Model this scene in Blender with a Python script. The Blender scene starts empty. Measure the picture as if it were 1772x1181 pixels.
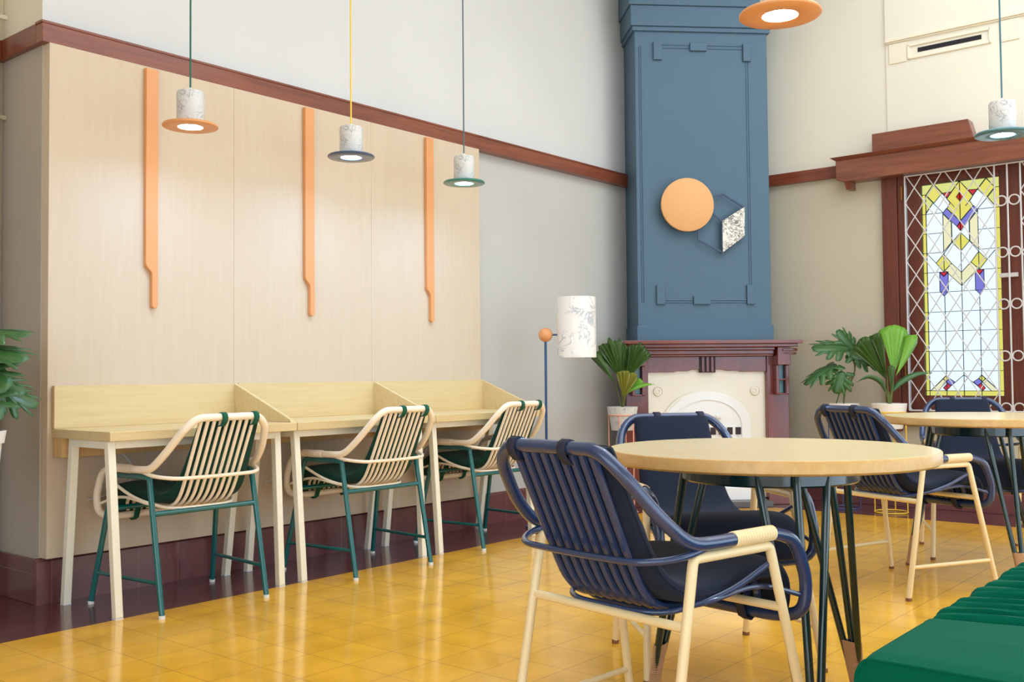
import bpy, math, random
from mathutils import Vector, Matrix
R = math.radians
PI = math.pi
rnd = random.Random(7)
scn = bpy.context.scene
COL = scn.collection

# ------------------------------------------------------------------ materials
def lin(c):
    return tuple(((v/255)/12.92 if v/255 <= .04045 else ((v/255+.055)/1.055)**2.4) for v in c) + (1,)

def new_mat(name):
    m = bpy.data.materials.new(name); m.use_nodes = True
    nt = m.node_tree
    return m, nt, nt.nodes['Principled BSDF']

def mat(name, c, rough=.5, spec=.5, metal=0, vary=0, scale=6, bump=0, bscale=40, stretch=(1, 1, 1), coat=0, sheen=0):
    m, nt, b = new_mat(name)
    b.inputs['Base Color'].default_value = lin(c)
    b.inputs['Roughness'].default_value = rough
    b.inputs['Specular IOR Level'].default_value = spec
    b.inputs['Metallic'].default_value = metal
    b.inputs['Coat Weight'].default_value = coat
    b.inputs['Coat Roughness'].default_value = .08
    b.inputs['Sheen Weight'].default_value = sheen
    if vary or bump:
        tc = nt.nodes.new('ShaderNodeTexCoord'); mp = nt.nodes.new('ShaderNodeMapping')
        mp.inputs['Scale'].default_value = stretch
        nt.links.new(tc.outputs['Object'], mp.inputs['Vector'])
    if vary:
        n = nt.nodes.new('ShaderNodeTexNoise'); n.inputs['Scale'].default_value = scale; n.inputs['Detail'].default_value = 5
        nt.links.new(mp.outputs['Vector'], n.inputs['Vector'])
        mx = nt.nodes.new('ShaderNodeMix'); mx.data_type = 'RGBA'
        l = lin(c)
        mx.inputs['A'].default_value = tuple(v*(1-vary) for v in l[:3]) + (1,)
        mx.inputs['B'].default_value = tuple(min(1, v*(1+vary)) for v in l[:3]) + (1,)
        nt.links.new(n.outputs['Fac'], mx.inputs['Factor'])
        nt.links.new(mx.outputs['Result'], b.inputs['Base Color'])
    if bump:
        n2 = nt.nodes.new('ShaderNodeTexNoise'); n2.inputs['Scale'].default_value = bscale; n2.inputs['Detail'].default_value = 4
        nt.links.new(mp.outputs['Vector'], n2.inputs['Vector'])
        bp = nt.nodes.new('ShaderNodeBump'); bp.inputs['Strength'].default_value = bump; bp.inputs['Distance'].default_value = .01
        nt.links.new(n2.outputs['Fac'], bp.inputs['Height']); nt.links.new(bp.outputs['Normal'], b.inputs['Normal'])
    return m

def wood(name, c1, c2, rough=.4, along='X', scale=7, coat=0, rot=0, spec=.4):
    m, nt, b = new_mat(name)
    tc = nt.nodes.new('ShaderNodeTexCoord'); mp = nt.nodes.new('ShaderNodeMapping')
    s = {'X': (.6, 9, 9), 'Y': (9, .6, 9), 'Z': (9, 9, .6)}[along]
    mp.inputs['Scale'].default_value = s
    if rot:
        mr = nt.nodes.new('ShaderNodeMapping'); mr.inputs['Rotation'].default_value = (0, 0, rot)
        nt.links.new(tc.outputs['Object'], mr.inputs['Vector']); nt.links.new(mr.outputs['Vector'], mp.inputs['Vector'])
    else:
        nt.links.new(tc.outputs['Object'], mp.inputs['Vector'])
    n = nt.nodes.new('ShaderNodeTexNoise'); n.inputs['Scale'].default_value = scale; n.inputs['Detail'].default_value = 6
    n.inputs['Roughness'].default_value = .65; n.inputs['Distortion'].default_value = .4
    nt.links.new(mp.outputs['Vector'], n.inputs['Vector'])
    r = nt.nodes.new('ShaderNodeValToRGB')
    r.color_ramp.elements[0].position = .3; r.color_ramp.elements[0].color = lin(c1)
    r.color_ramp.elements[1].position = .7; r.color_ramp.elements[1].color = lin(c2)
    nt.links.new(n.outputs['Fac'], r.inputs['Fac']); nt.links.new(r.outputs['Color'], b.inputs['Base Color'])
    b.inputs['Roughness'].default_value = rough; b.inputs['Coat Weight'].default_value = coat
    b.inputs['Specular IOR Level'].default_value = spec
    b.inputs['Coat Roughness'].default_value = .12
    return m

def marble(name, base, vein, scale=9, width=.03, mask=.5, rough=.35, dist=1.2):
    m, nt, b = new_mat(name)
    tc = nt.nodes.new('ShaderNodeTexCoord')
    n = nt.nodes.new('ShaderNodeTexNoise'); n.inputs['Scale'].default_value = scale; n.inputs['Detail'].default_value = 5
    n.inputs['Distortion'].default_value = dist; n.inputs['Roughness'].default_value = .55
    nt.links.new(tc.outputs['Object'], n.inputs['Vector'])
    sb = nt.nodes.new('ShaderNodeMath'); sb.operation = 'SUBTRACT'; sb.inputs[1].default_value = .5
    ab = nt.nodes.new('ShaderNodeMath'); ab.operation = 'ABSOLUTE'
    nt.links.new(n.outputs['Fac'], sb.inputs[0]); nt.links.new(sb.outputs[0], ab.inputs[0])
    m1 = nt.nodes.new('ShaderNodeMapRange'); m1.inputs['From Min'].default_value = 0; m1.inputs['From Max'].default_value = width
    m1.inputs['To Min'].default_value = 1; m1.inputs['To Max'].default_value = 0
    nt.links.new(ab.outputs[0], m1.inputs['Value'])
    n3 = nt.nodes.new('ShaderNodeTexNoise'); n3.inputs['Scale'].default_value = scale*.6; n3.inputs['Detail'].default_value = 3
    nt.links.new(tc.outputs['Object'], n3.inputs['Vector'])
    m2 = nt.nodes.new('ShaderNodeMapRange'); m2.inputs['From Min'].default_value = mask-.06; m2.inputs['From Max'].default_value = mask+.10
    nt.links.new(n3.outputs['Fac'], m2.inputs['Value'])
    mu = nt.nodes.new('ShaderNodeMath'); mu.operation = 'MULTIPLY'
    nt.links.new(m1.outputs['Result'], mu.inputs[0]); nt.links.new(m2.outputs['Result'], mu.inputs[1])
    mx = nt.nodes.new('ShaderNodeMix'); mx.data_type = 'RGBA'
    mx.inputs['A'].default_value = lin(base); mx.inputs['B'].default_value = lin(vein)
    nt.links.new(mu.outputs[0], mx.inputs['Factor']); nt.links.new(mx.outputs['Result'], b.inputs['Base Color'])
    b.inputs['Roughness'].default_value = rough
    return m

def tiles(name, c1, c2, grout, w, h, off=(0, 0, 0), rough=.15, mortar=.0016, rot=(0, 0, 0), vary=.12, bump=.12):
    m, nt, b = new_mat(name)
    tc = nt.nodes.new('ShaderNodeTexCoord'); mp = nt.nodes.new('ShaderNodeMapping')
    mp.inputs['Rotation'].default_value = rot; mp.inputs['Location'].default_value = off
    nt.links.new(tc.outputs['Object'], mp.inputs['Vector'])
    br = nt.nodes.new('ShaderNodeTexBrick'); br.offset = 0; br.squash = 1
    br.inputs['Color1'].default_value = lin(c1); br.inputs['Color2'].default_value = lin(c2); br.inputs['Mortar'].default_value = lin(grout)
    br.inputs['Scale'].default_value = 1; br.inputs['Mortar Size'].default_value = mortar; br.inputs['Mortar Smooth'].default_value = .3
    br.inputs['Brick Width'].default_value = w; br.inputs['Row Height'].default_value = h
    nt.links.new(mp.outputs['Vector'], br.inputs['Vector'])
    n = nt.nodes.new('ShaderNodeTexNoise'); n.inputs['Scale'].default_value = 5; n.inputs['Detail'].default_value = 5
    nt.links.new(tc.outputs['Object'], n.inputs['Vector'])
    hs = nt.nodes.new('ShaderNodeHueSaturation')
    mr = nt.nodes.new('ShaderNodeMapRange'); mr.inputs['From Min'].default_value = .3; mr.inputs['From Max'].default_value = .7
    mr.inputs['To Min'].default_value = 1-vary; mr.inputs['To Max'].default_value = 1+vary
    nt.links.new(n.outputs['Fac'], mr.inputs['Value']); nt.links.new(mr.outputs['Result'], hs.inputs['Value'])
    nt.links.new(br.outputs['Color'], hs.inputs['Color']); nt.links.new(hs.outputs['Color'], b.inputs['Base Color'])
    n2 = nt.nodes.new('ShaderNodeTexNoise'); n2.inputs['Scale'].default_value = 3.2; n2.inputs['Detail'].default_value = 2
    nt.links.new(tc.outputs['Object'], n2.inputs['Vector'])
    sb = nt.nodes.new('ShaderNodeMath'); sb.operation = 'SUBTRACT'
    nt.links.new(n2.outputs['Fac'], sb.inputs[0]); nt.links.new(br.outputs['Fac'], sb.inputs[1])
    bp = nt.nodes.new('ShaderNodeBump'); bp.inputs['Strength'].default_value = bump; bp.inputs['Distance'].default_value = .004
    nt.links.new(sb.outputs[0], bp.inputs['Height']); nt.links.new(bp.outputs['Normal'], b.inputs['Normal'])
    b.inputs['Coat Weight'].default_value = .22; b.inputs['Coat Roughness'].default_value = .07
    rr = nt.nodes.new('ShaderNodeMapRange'); rr.inputs['To Min'].default_value = rough*.7; rr.inputs['To Max'].default_value = rough*1.5
    nt.links.new(n.outputs['Fac'], rr.inputs['Value']); nt.links.new(rr.outputs['Result'], b.inputs['Roughness'])
    return m

def two_tone(name, low, high, zc):
    m, nt, b = new_mat(name)
    tc = nt.nodes.new('ShaderNodeTexCoord'); sp = nt.nodes.new('ShaderNodeSeparateXYZ')
    nt.links.new(tc.outputs['Object'], sp.inputs['Vector'])
    gt = nt.nodes.new('ShaderNodeMath'); gt.operation = 'GREATER_THAN'; gt.inputs[1].default_value = zc
    nt.links.new(sp.outputs['Z'], gt.inputs[0])
    mx = nt.nodes.new('ShaderNodeMix'); mx.data_type = 'RGBA'
    mx.inputs['A'].default_value = lin(low); mx.inputs['B'].default_value = lin(high)
    nt.links.new(gt.outputs[0], mx.inputs['Factor'])
    n = nt.nodes.new('ShaderNodeTexNoise'); n.inputs['Scale'].default_value = 1.6; n.inputs['Detail'].default_value = 6
    nt.links.new(tc.outputs['Object'], n.inputs['Vector'])
    mr = nt.nodes.new('ShaderNodeMapRange'); mr.inputs['To Min'].default_value = .93; mr.inputs['To Max'].default_value = 1.07
    nt.links.new(n.outputs['Fac'], mr.inputs['Value'])
    hs = nt.nodes.new('ShaderNodeHueSaturation'); nt.links.new(mr.outputs['Result'], hs.inputs['Value'])
    nt.links.new(mx.outputs['Result'], hs.inputs['Color']); nt.links.new(hs.outputs['Color'], b.inputs['Base Color'])
    b.inputs['Roughness'].default_value = .6; b.inputs['Specular IOR Level'].default_value = .3
    n2 = nt.nodes.new('ShaderNodeTexNoise'); n2.inputs['Scale'].default_value = 9; n2.inputs['Detail'].default_value = 5
    nt.links.new(tc.outputs['Object'], n2.inputs['Vector'])
    bp = nt.nodes.new('ShaderNodeBump'); bp.inputs['Strength'].default_value = .12; bp.inputs['Distance'].default_value = .01
    nt.links.new(n2.outputs['Fac'], bp.inputs['Height']); nt.links.new(bp.outputs['Normal'], b.inputs['Normal'])
    return m

def glow(name, c, s):
    m = bpy.data.materials.new(name); m.use_nodes = True; nt = m.node_tree; nt.nodes.clear()
    e = nt.nodes.new('ShaderNodeEmission'); e.inputs['Color'].default_value = lin(c); e.inputs['Strength'].default_value = s
    o = nt.nodes.new('ShaderNodeOutputMaterial'); nt.links.new(e.outputs[0], o.inputs['Surface']); return m

def pane(name, c, k=1.0):
    m = bpy.data.materials.new(name); m.use_nodes = True; nt = m.node_tree; nt.nodes.clear()
    t = nt.nodes.new('ShaderNodeBsdfTransparent'); l = lin(c); t.inputs['Color'].default_value = (l[0]*k, l[1]*k, l[2]*k, 1)
    g = nt.nodes.new('ShaderNodeBsdfGlossy'); g.inputs['Roughness'].default_value = .1
    mx = nt.nodes.new('ShaderNodeMixShader'); mx.inputs[0].default_value = .03
    nt.links.new(t.outputs[0], mx.inputs[1]); nt.links.new(g.outputs[0], mx.inputs[2])
    o = nt.nodes.new('ShaderNodeOutputMaterial'); nt.links.new(mx.outputs[0], o.inputs['Surface']); return m

# ------------------------------------------------------------------ mesh builder
class MB:
    def __init__(s, T=None):
        s.v = []; s.f = []; s.mi = []; s.T = T; s.cur = 0
    def add(s, vs, fs):
        n = len(s.v)
        for p in vs:
            p = Vector(p); s.v.append(s.T @ p if s.T else p)
        for f in fs:
            s.f.append([n+i for i in f]); s.mi.append(s.cur)
        return s
    def box(s, x0, x1, y0, y1, z0, z1):
        return s.add([(x, y, z) for x in (x0, x1) for y in (y0, y1) for z in (z0, z1)],
                     [(0, 1, 3, 2), (4, 6, 7, 5), (0, 4, 5, 1), (2, 3, 7, 6), (0, 2, 6, 4), (1, 5, 7, 3)])
    def bar(s, a, b, w, h=None, up=(0, 0, 1), w2=None):
        a, b = Vector(a), Vector(b); h = h or w; d = (b-a).normalized(); up = Vector(up)
        if abs(d.dot(up)) > .98: up = Vector((0, 1, 0))
        x = d.cross(up).normalized(); y = x.cross(d).normalized(); k = (w2 or w)/w
        vs = []
        for p, q in ((a, 1), (b, k)):
            for i, j in ((-1, -1), (1, -1), (1, 1), (-1, 1)): vs.append(p + x*i*w/2*q + y*j*h/2*q)
        return s.add(vs, [(0, 3, 2, 1), (4, 5, 6, 7), (0, 1, 5, 4), (1, 2, 6, 5), (2, 3, 7, 6), (3, 0, 4, 7)])
    def prism(s, poly, d):
        d = Vector(d); n = len(poly); P = [Vector(p) for p in poly]
        return s.add(P + [p+d for p in P], [list(range(n))[::-1], list(range(n, 2*n))] + [(i, (i+1) % n, n+(i+1) % n, n+i) for i in range(n)])
    def face(s, poly): return s.add(poly, [list(range(len(poly)))])
    def tube(s, pts, r, n=10, closed=False, r2=None):
        P = [Vector(p) for p in pts]; m = len(P)
        T = []
        for i in range(m):
            if closed: t = P[(i+1) % m]-P[i-1]
            else: t = P[min(i+1, m-1)]-P[max(i-1, 0)]
            T.append(t.normalized())
        a = Vector((0, 0, 1)) if abs(T[0].z) < .9 else Vector((1, 0, 0))
        x = T[0].cross(a).normalized(); vs = []
        for i in range(m):
            x = (x - T[i]*x.dot(T[i])).normalized(); y = T[i].cross(x)
            rr = r[i] if isinstance(r, (list, tuple)) else (r if r2 is None else r + (r2-r)*i/(m-1))
            for k in range(n):
                an = 2*PI*k/n; vs.append(P[i] + x*math.cos(an)*rr + y*math.sin(an)*rr)
        fs = []
        for i in range(m if closed else m-1):
            j = (i+1) % m
            for k in range(n):
                l = (k+1) % n; fs.append((i*n+k, j*n+k, j*n+l, i*n+l))
        if not closed: fs += [list(range(n)), [(m-1)*n+k for k in range(n)][::-1]]
        return s.add(vs, fs)
    def lathe(s, prof, c=(0, 0, 0), n=40, axis=None, cap=False):
        c = Vector(c); q = Vector((0, 0, 1)).rotation_difference(Vector(axis)) if axis else None
        vs = []; fs = []
        for (r, z) in prof:
            for k in range(n):
                p = Vector((r*math.cos(2*PI*k/n), r*math.sin(2*PI*k/n), z))
                if q: p = q @ p
                vs.append(c+p)
        for i in range(len(prof)-1):
            for k in range(n):
                l = (k+1) % n; fs.append((i*n+k, i*n+l, (i+1)*n+l, (i+1)*n+k))
        if cap and prof[0][0] > 1e-6: fs.append([k for k in range(n)][::-1])
        if cap and prof[-1][0] > 1e-6: fs.append([(len(prof)-1)*n+k for k in range(n)])
        return s.add(vs, fs)
    def sphere(s, c, r, n=24):
        return s.lathe([(max(r*math.sin(PI*i/(n//2)), 1e-7), -r*math.cos(PI*i/(n//2))) for i in range(n//2+1)], c, n)
    def grid(s, rows, closed=False):
        n = len(rows[0]); vs = [p for r in rows for p in r]; fs = []
        for i in range(len(rows)-1):
            for k in range(n if closed else n-1):
                l = (k+1) % n; fs.append((i*n+k, i*n+l, (i+1)*n+l, (i+1)*n+k))
        return s.add(vs, fs)
    def build(s, name, m, parent=None, smooth=True, bevel=0, loc=None, world=False, solid=0, sub=0):
        me = bpy.data.meshes.new(name); me.from_pydata([tuple(p) for p in s.v], [], s.f)
        ms = m if isinstance(m, (list, tuple)) else [m]
        for q in ms: me.materials.append(q)
        if len(ms) > 1: me.polygons.foreach_set('material_index', s.mi)
        me.update()
        import bmesh
        bm = bmesh.new(); bm.from_mesh(me); bmesh.ops.recalc_face_normals(bm, faces=bm.faces) if not solid else None
        bm.to_mesh(me); bm.free()
        if smooth:
            me.polygons.foreach_set('use_smooth', [True]*len(me.polygons)); me.set_sharp_from_angle(angle=R(38))
        o = bpy.data.objects.new(name, me); COL.objects.link(o)
        if loc is not None: o.location = loc
        if parent is not None:
            o.parent = parent
            if world: o.matrix_parent_inverse = (Matrix.Translation(parent.location) @ parent.rotation_euler.to_matrix().to_4x4()).inverted()
        if solid:
            q = o.modifiers.new('s', 'SOLIDIFY'); q.thickness = solid; q.offset = 0
        if bevel:
            q = o.modifiers.new('b', 'BEVEL'); q.width = bevel; q.segments = 2; q.limit_method = 'ANGLE'; q.angle_limit = R(40)
        if sub:
            q = o.modifiers.new('u', 'SUBSURF'); q.levels = sub; q.render_levels = sub
        return o

def fillet(pts, r, n=6):
    P = [Vector(p) for p in pts]; out = [P[0]]
    for i in range(1, len(P)-1):
        a, b, c = P[i-1], P[i], P[i+1]; u = (a-b); v = (c-b)
        rr = r[i] if isinstance(r, (list, tuple)) else r
        k = min(rr, u.length*.48, v.length*.48); p0 = b+u.normalized()*k; p1 = b+v.normalized()*k
        for j in range(n+1):
            t = j/n; out.append(p0*(1-t)**2 + b*2*t*(1-t) + p1*t*t)
    out.append(P[-1]); return out

def catmull(P, n=6):
    P = [Vector(p) for p in P]; Q = [P[0]*2-P[1]]+P+[P[-1]*2-P[-2]]; out = []
    for i in range(1, len(Q)-2):
        a, b, c, d = Q[i-1:i+3]
        for j in range(n):
            t = j/n; out.append(.5*((2*b)+(c-a)*t+(2*a-5*b+4*c-d)*t*t+(3*b-a-3*c+d)*t**3))
    out.append(P[-1]); return out

def tag(o, label=None, cat=None, group=None, kind=None):
    if label: o['label'] = label
    if cat: o['category'] = cat
    if group: o['group'] = group
    if kind: o['kind'] = kind
    return o
def empty(name, loc=(0, 0, 0), rz=0):
    o = bpy.data.objects.new(name, None); COL.objects.link(o); o.location = loc; o.rotation_euler = (0, 0, rz); o.empty_display_size = .1
    return o
def copy_tree(o, parent=None):
    c = o.copy(); COL.objects.link(c)
    if parent: c.parent = parent
    for ch in list(o.children): copy_tree(ch, c)
    return c

# ------------------------------------------------------------------ palette
M = {}
M['wall_l'] = two_tone('painted plaster left', (194, 193, 189), (213, 213, 211), 2.56)
M['wall_r'] = two_tone('painted plaster right', (196, 188, 168), (228, 222, 206), 2.56)
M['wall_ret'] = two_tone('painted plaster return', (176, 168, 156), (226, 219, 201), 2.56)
M['ceiling'] = mat('ceiling paint', (238, 234, 224), .8)
M['rail'] = wood('mahogany rail', (104, 50, 34), (146, 78, 50), .35, 'X', 3, coat=.3)
M['rail_y'] = wood('mahogany rail across', (98, 44, 28), (138, 68, 42), .35, 'Y', 3, coat=.3)
M['mahog'] = wood('polished mahogany', (98, 36, 22), (128, 50, 30), .25, 'X', 1.5, coat=.6)
M['mahog_z'] = wood('polished mahogany upright', (96, 34, 22), (126, 48, 30), .25, 'Z', 1.5, coat=.5)
M['frame_w'] = wood('window mahogany', (84, 38, 28), (116, 58, 42), .4, 'Z', 4, coat=.2)
M['cornice'] = wood('cornice mahogany', (104, 56, 42), (142, 84, 62), .35, 'Y', 3, coat=.4)
M['yellow'] = tiles('yellow floor tile', (238, 180, 50), (232, 174, 46), (166, 116, 40), .21, .21, (-2.567, -3.98, 0), .13, bump=.05)
M['burg'] = tiles('burgundy floor tile', (96, 56, 58), (90, 50, 54), (78, 44, 48), .21, .21, (-2.567, -3.98, 0), .16)
M['burg_x'] = tiles('burgundy skirting tile', (112, 66, 68), (104, 58, 62), (132, 92, 92), .21, .9, (-2.384, -.3, 0), .22, .0025, rot=(R(-90), 0, 0), bump=.2)
M['burg_y'] = tiles('burgundy skirting tile across', (112, 66, 68), (104, 58, 62), (132, 92, 92), .21, .9, (-2.384, -.3, 0), .22, .0025, rot=(R(-90), 0, R(90)), bump=.2)
M['panel'] = wood('peach panel veneer', (207, 188, 163), (211, 194, 171), .55, 'Z', 5, spec=.25)
M['orange'] = mat('orange lacquer', (224, 156, 100), .4, vary=.04); M['disc'] = mat('apricot lacquer', (230, 174, 118), .5, spec=.3)
M['pine'] = wood('pale pine', (212, 187, 136), (222, 200, 152), .4, 'X', 5, spec=.35)
M['pine_t'] = wood('pale pine top', (237, 211, 158), (245, 224, 178), .3, 'X', 5, coat=.3, rot=R(-50))
M['pine_y'] = wood('pale pine brace', (208, 168, 112), (222, 186, 130), .5, 'Z', 5)
M['edge'] = wood('pine table edge', (204, 160, 98), (220, 180, 118), .35, 'X', 5, rot=R(-50))
M['cream_m'] = mat('cream powder coat', (242, 238, 220), .4)
M['cream_leg'] = mat('butter cream powder coat', (238, 217, 170), .35)
M['cream_t'] = mat('cream peach tube', (247, 232, 210), .35)
M['teal'] = mat('teal green tube', (6, 96, 98), .22, coat=.4)
M['dgreen'] = mat('dark green tube', (16, 48, 48), .2, coat=.5)
M['gcush'] = mat('dark green fabric', (24, 62, 50), .9, vary=.08, scale=30, bump=.1, bscale=300, spec=.2, sheen=.05)
M['gstrap'] = mat('green strap', (0, 86, 62), .85)
M['gbench'] = mat('emerald fabric', (0, 90, 68), .9, spec=.05, vary=.04, scale=20, bump=.05, bscale=200, sheen=.03)
M['navy_t'] = mat('navy tube', (38, 58, 98), .25, coat=.5)
M['navy_c'] = mat('navy fabric', (30, 37, 54), .9, vary=.08, scale=30, bump=.12, bscale=300, spec=.2, sheen=.05)
M['navy_s'] = mat('navy strap', (38, 40, 58), .9)
M['rope'] = mat('cream rope', (236, 214, 168), .7)
M['rope_b'] = mat('light brown rope', (200, 160, 122), .7)
M['foot_w'] = mat('white plastic', (226, 228, 228), .4)
M['foot_b'] = mat('brown plastic', (130, 84, 56), .5)
M['blue'] = mat('slate blue paint', (80, 109, 131), .45, vary=.04, scale=2, spec=.35)
M['enamel'] = mat('cream enamel', (238, 232, 216), .3, coat=.3)
M['enamel_w'] = mat('white enamel', (242, 242, 242), .2, coat=.5)
M['dark'] = mat('near black', (46, 32, 36), .6)  # near-black tone of the frieze backing and grate slots
M['hearth'] = mat('dark grey hearth', (86, 84, 86), .3)
M['marble_w'] = marble('white marbled card', (240, 237, 232), (168, 176, 186), 9, .035, .46)
M['marble_b'] = marble('black veined marble', (238, 234, 226), (44, 44, 46), 13, .06, .44, dist=2.6)
M['marble_p'] = marble('marbled concrete', (214, 213, 210), (146, 150, 158), 24, .04, .46, .5)
M['navy_d'] = mat('navy lacquer', (52, 74, 108), .3, coat=.4)
M['teal_d'] = mat('teal lacquer', (44, 118, 108), .3, coat=.4)
M['blue_d'] = mat('teal blue lacquer', (60, 116, 130), .3, coat=.4)
M['yellow_c'] = mat('yellow cord', (246, 206, 70), .6)
M['green_c'] = mat('green cord', (30, 104, 88), .6)
M['grey_c'] = mat('grey cord', (88, 106, 116), .6)
M['glow'] = glow('pendant light', (160, 204, 255), 150)
M['pole'] = mat('navy blue pole', (40, 76, 122), .35)
M['white_i'] = mat('white painted iron', (206, 204, 206), .4)
M['pot'] = mat('white ceramic', (240, 236, 230), .35)
M['copper'] = mat('salmon pink metal', (236, 168, 140), .35)
M['yell_m'] = mat('yellow metal', (244, 196, 60), .35)
M['blue_m'] = mat('dark blue metal', (56, 72, 120), .35)
M['leaf'] = mat('dark green leaf', (56, 86, 30), .4, vary=.35, scale=6)
M['leaf_b'] = mat('bright green leaf', (108, 164, 50), .4, vary=.2, scale=6)
M['leaf_m'] = mat('mid green leaf', (58, 100, 52), .35, vary=.25, scale=5)
M['stem'] = mat('plant stem', (100, 112, 50), .5)
M['soil'] = mat('soil', (66, 46, 34), .9)
M['cable'] = mat('white cable', (226, 228, 236), .4)
M['conduit_p'] = two_tone('painted conduit', (172, 164, 146), (226, 220, 204), 2.56)
M['vent'] = mat('cream vent plaster', (233, 224, 203), .6)
M['black'] = mat('vent slot black', (24, 20, 26), .8)
M['lead'] = mat('window lead', (38, 66, 74), .5)
KG = .42
M['g_w'] = pane('clear glass', (255, 252, 248), .36); M['g_clear'] = pane('plain glass', (250, 253, 255), .95)
M['g_y'] = pane('amber yellow glass', (244, 222, 104), .98)
M['g_ly'] = pane('pale yellow glass', (236, 226, 130), .95)
M['g_p'] = pane('peach glass', (252, 232, 182), 1)
M['g_r'] = pane('red glass', (222, 52, 66), .95)
M['g_v'] = pane('violet glass', (138, 126, 205), .95)

# ------------------------------------------------------------------ room
YL, XR, XC = 4.52, 7.66, 2.125          # left wall plane, right wall plane, pillar corner
HC = 4.7
WY0, WY1, WZ0, WZ1 = -1.6, 2.60, .70, 2.47   # window opening in the right wall
s2 = math.sqrt(.5)

fl = MB()
fl.cur = 0; fl.face([(-2.6, -3.6, 0), (7.05, -3.6, 0), (7.05, 3.345, 0), (6.415, 3.98, 0), (-2.6, 3.98, 0)])
fl.cur = 1
fl.face([(-2.6, 3.98, 0), (6.415, 3.98, 0), (6.415, 4.95, 0), (-2.6, 4.95, 0)])
fl.face([(7.05, -3.6, 0), (XR+.1, -3.6, 0), (XR+.1, 3.345, 0), (7.05, 3.345, 0)])
fl.face([(6.415, 3.98, 0), (7.05, 3.345, 0), (XR+.1, 3.345, 0), (XR+.1, 4.95, 0), (6.415, 4.95, 0)])
tag(fl.build('floor', [M['yellow'], M['burg']], smooth=False), 'glossy yellow tiled floor with a burgundy tile border', 'floor', kind='structure')

tag(MB().box(XC, XR+.15, YL, YL+.15, 0, HC).build('wall_left', M['wall_l'], smooth=False), 'long wall, grey below the picture rail and cream above', 'wall', kind='structure')
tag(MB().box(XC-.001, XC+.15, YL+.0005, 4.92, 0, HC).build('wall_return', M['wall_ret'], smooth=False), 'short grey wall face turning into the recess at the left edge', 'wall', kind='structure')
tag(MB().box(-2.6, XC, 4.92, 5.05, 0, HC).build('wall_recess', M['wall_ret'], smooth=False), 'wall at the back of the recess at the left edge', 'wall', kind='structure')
w = MB(); w.box(-2.7, -2.6, 2.0, 5.05, 0, HC); w.box(-2.7, -2.6, -3.6, -3.2, 0, HC); w.box(-2.7, -2.6, -3.2, 2.0, 3.4, HC); w.box(-2.7, -2.6, -3.2, 2.0, 0, .3)  # unseen wall, opening added so light reaches the right wall
tag(w.build('wall_far_left', M['wall_r'], smooth=False), 'unseen side wall at the left with an opening added for light', 'wall', kind='structure')
w = MB()
w.box(XR, XR+.25, WY1, YL, 0, HC); w.box(XR, XR+.25, -3.6, WY0, 0, HC)
w.box(XR-.010, XR, -3.6, 2.665, 2.66, 3.485); w.box(XR-.022, XR, -3.6, 2.665, 3.5, HC)
w.box(XR, XR+.25, WY0, WY1, WZ1, HC); w.box(XR, XR+.25, WY0, WY1, 0, WZ0)
tag(w.build('wall_right', M['wall_r'], smooth=False), 'window wall, warm grey below the picture rail and cream above', 'wall', kind='structure')
cg = MB(); SX0, SX1, SY0, SY1 = 2.4, 7.2, -2.8, 2.6
cg.box(-2.7, XR+.25, -3.6, SY0, HC, HC+.1); cg.box(-2.7, XR+.25, SY1, 5.05, HC, HC+.1); cg.box(-2.7, SX0, SY0, SY1, HC, HC+.1); cg.box(SX1, XR+.25, SY0, SY1, HC, HC+.1)  # opening in the unseen ceiling is made up, to light floor and tables
tag(cg.build('ceiling', M['ceiling'], smooth=False), 'cream ceiling with an opening added over the tables for top light', 'ceiling', kind='structure')

w = MB(); w.box(-2.7, XR+.25, -3.72, -3.6, 2.55, HC); w.box(-2.7, 2.2, -3.72, -3.6, 1.35, 2.55)  # unseen wall, gaps shaped to limit and steer light from behind
tag(w.build('wall_back', M['wall_r'], smooth=False), 'unseen rear wall behind the camera, its openings shaped for the light', 'wall', kind='structure')
# burgundy skirting
b = MB(); b.box(XC-.02, 6.9, YL-.02, YL, 0, .19); b.prism([(XC-.02, YL-.02, .19), (6.9, YL-.02, .19), (6.9, YL, .206), (XC-.02, YL, .206)], (0, 0, -.001))
b.box(XC-.02, 6.9, YL-.012, YL, .19, .2)
tag(b.build('baseboard_left', M['burg_x'], smooth=False, bevel=.003), 'burgundy tile skirting under the desks', 'skirting', kind='structure')
b = MB(); b.box(XC-.02, XC, YL, 4.92, 0, .2)
tag(b.build('baseboard_return', M['burg_y'], smooth=False, bevel=.003), 'burgundy tile skirting on the recess corner', 'skirting', kind='structure')
b = MB(); b.box(XR-.03, XR, -3.6, 3.6, 0, .21)
tag(b.build('baseboard_right', M['burg_y'], smooth=False, bevel=.003), 'burgundy tile skirting under the window', 'skirting', kind='structure')
# picture rails
b = MB(); b.box(XC-.03, 6.9, YL-.062, YL, 2.512, 2.605); b.box(XC-.035, 6.9, YL-.067, YL, 2.596, 2.608)
tag(b.build('trim_1', M['rail'], smooth=False, bevel=.002), 'dark wood picture rail along the left wall', 'picture rail', kind='structure')
b = MB(); b.box(XC-.03, XC, YL, 4.92, 2.512, 2.605); b.box(-2.6, XC-.03, 4.87, 4.92, 2.512, 2.605)
tag(b.build('trim_2', M['rail_y'], smooth=False, bevel=.002), 'dark wood picture rail turning into the recess', 'picture rail', kind='structure')
b = MB(); b.box(XR-.045, XR, 2.9, 3.72, 2.515, 2.605)
tag(b.build('trim_3', M['rail_y'], smooth=False, bevel=.002), 'dark wood picture rail between chimney and window head', 'picture rail', kind='structure')

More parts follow.
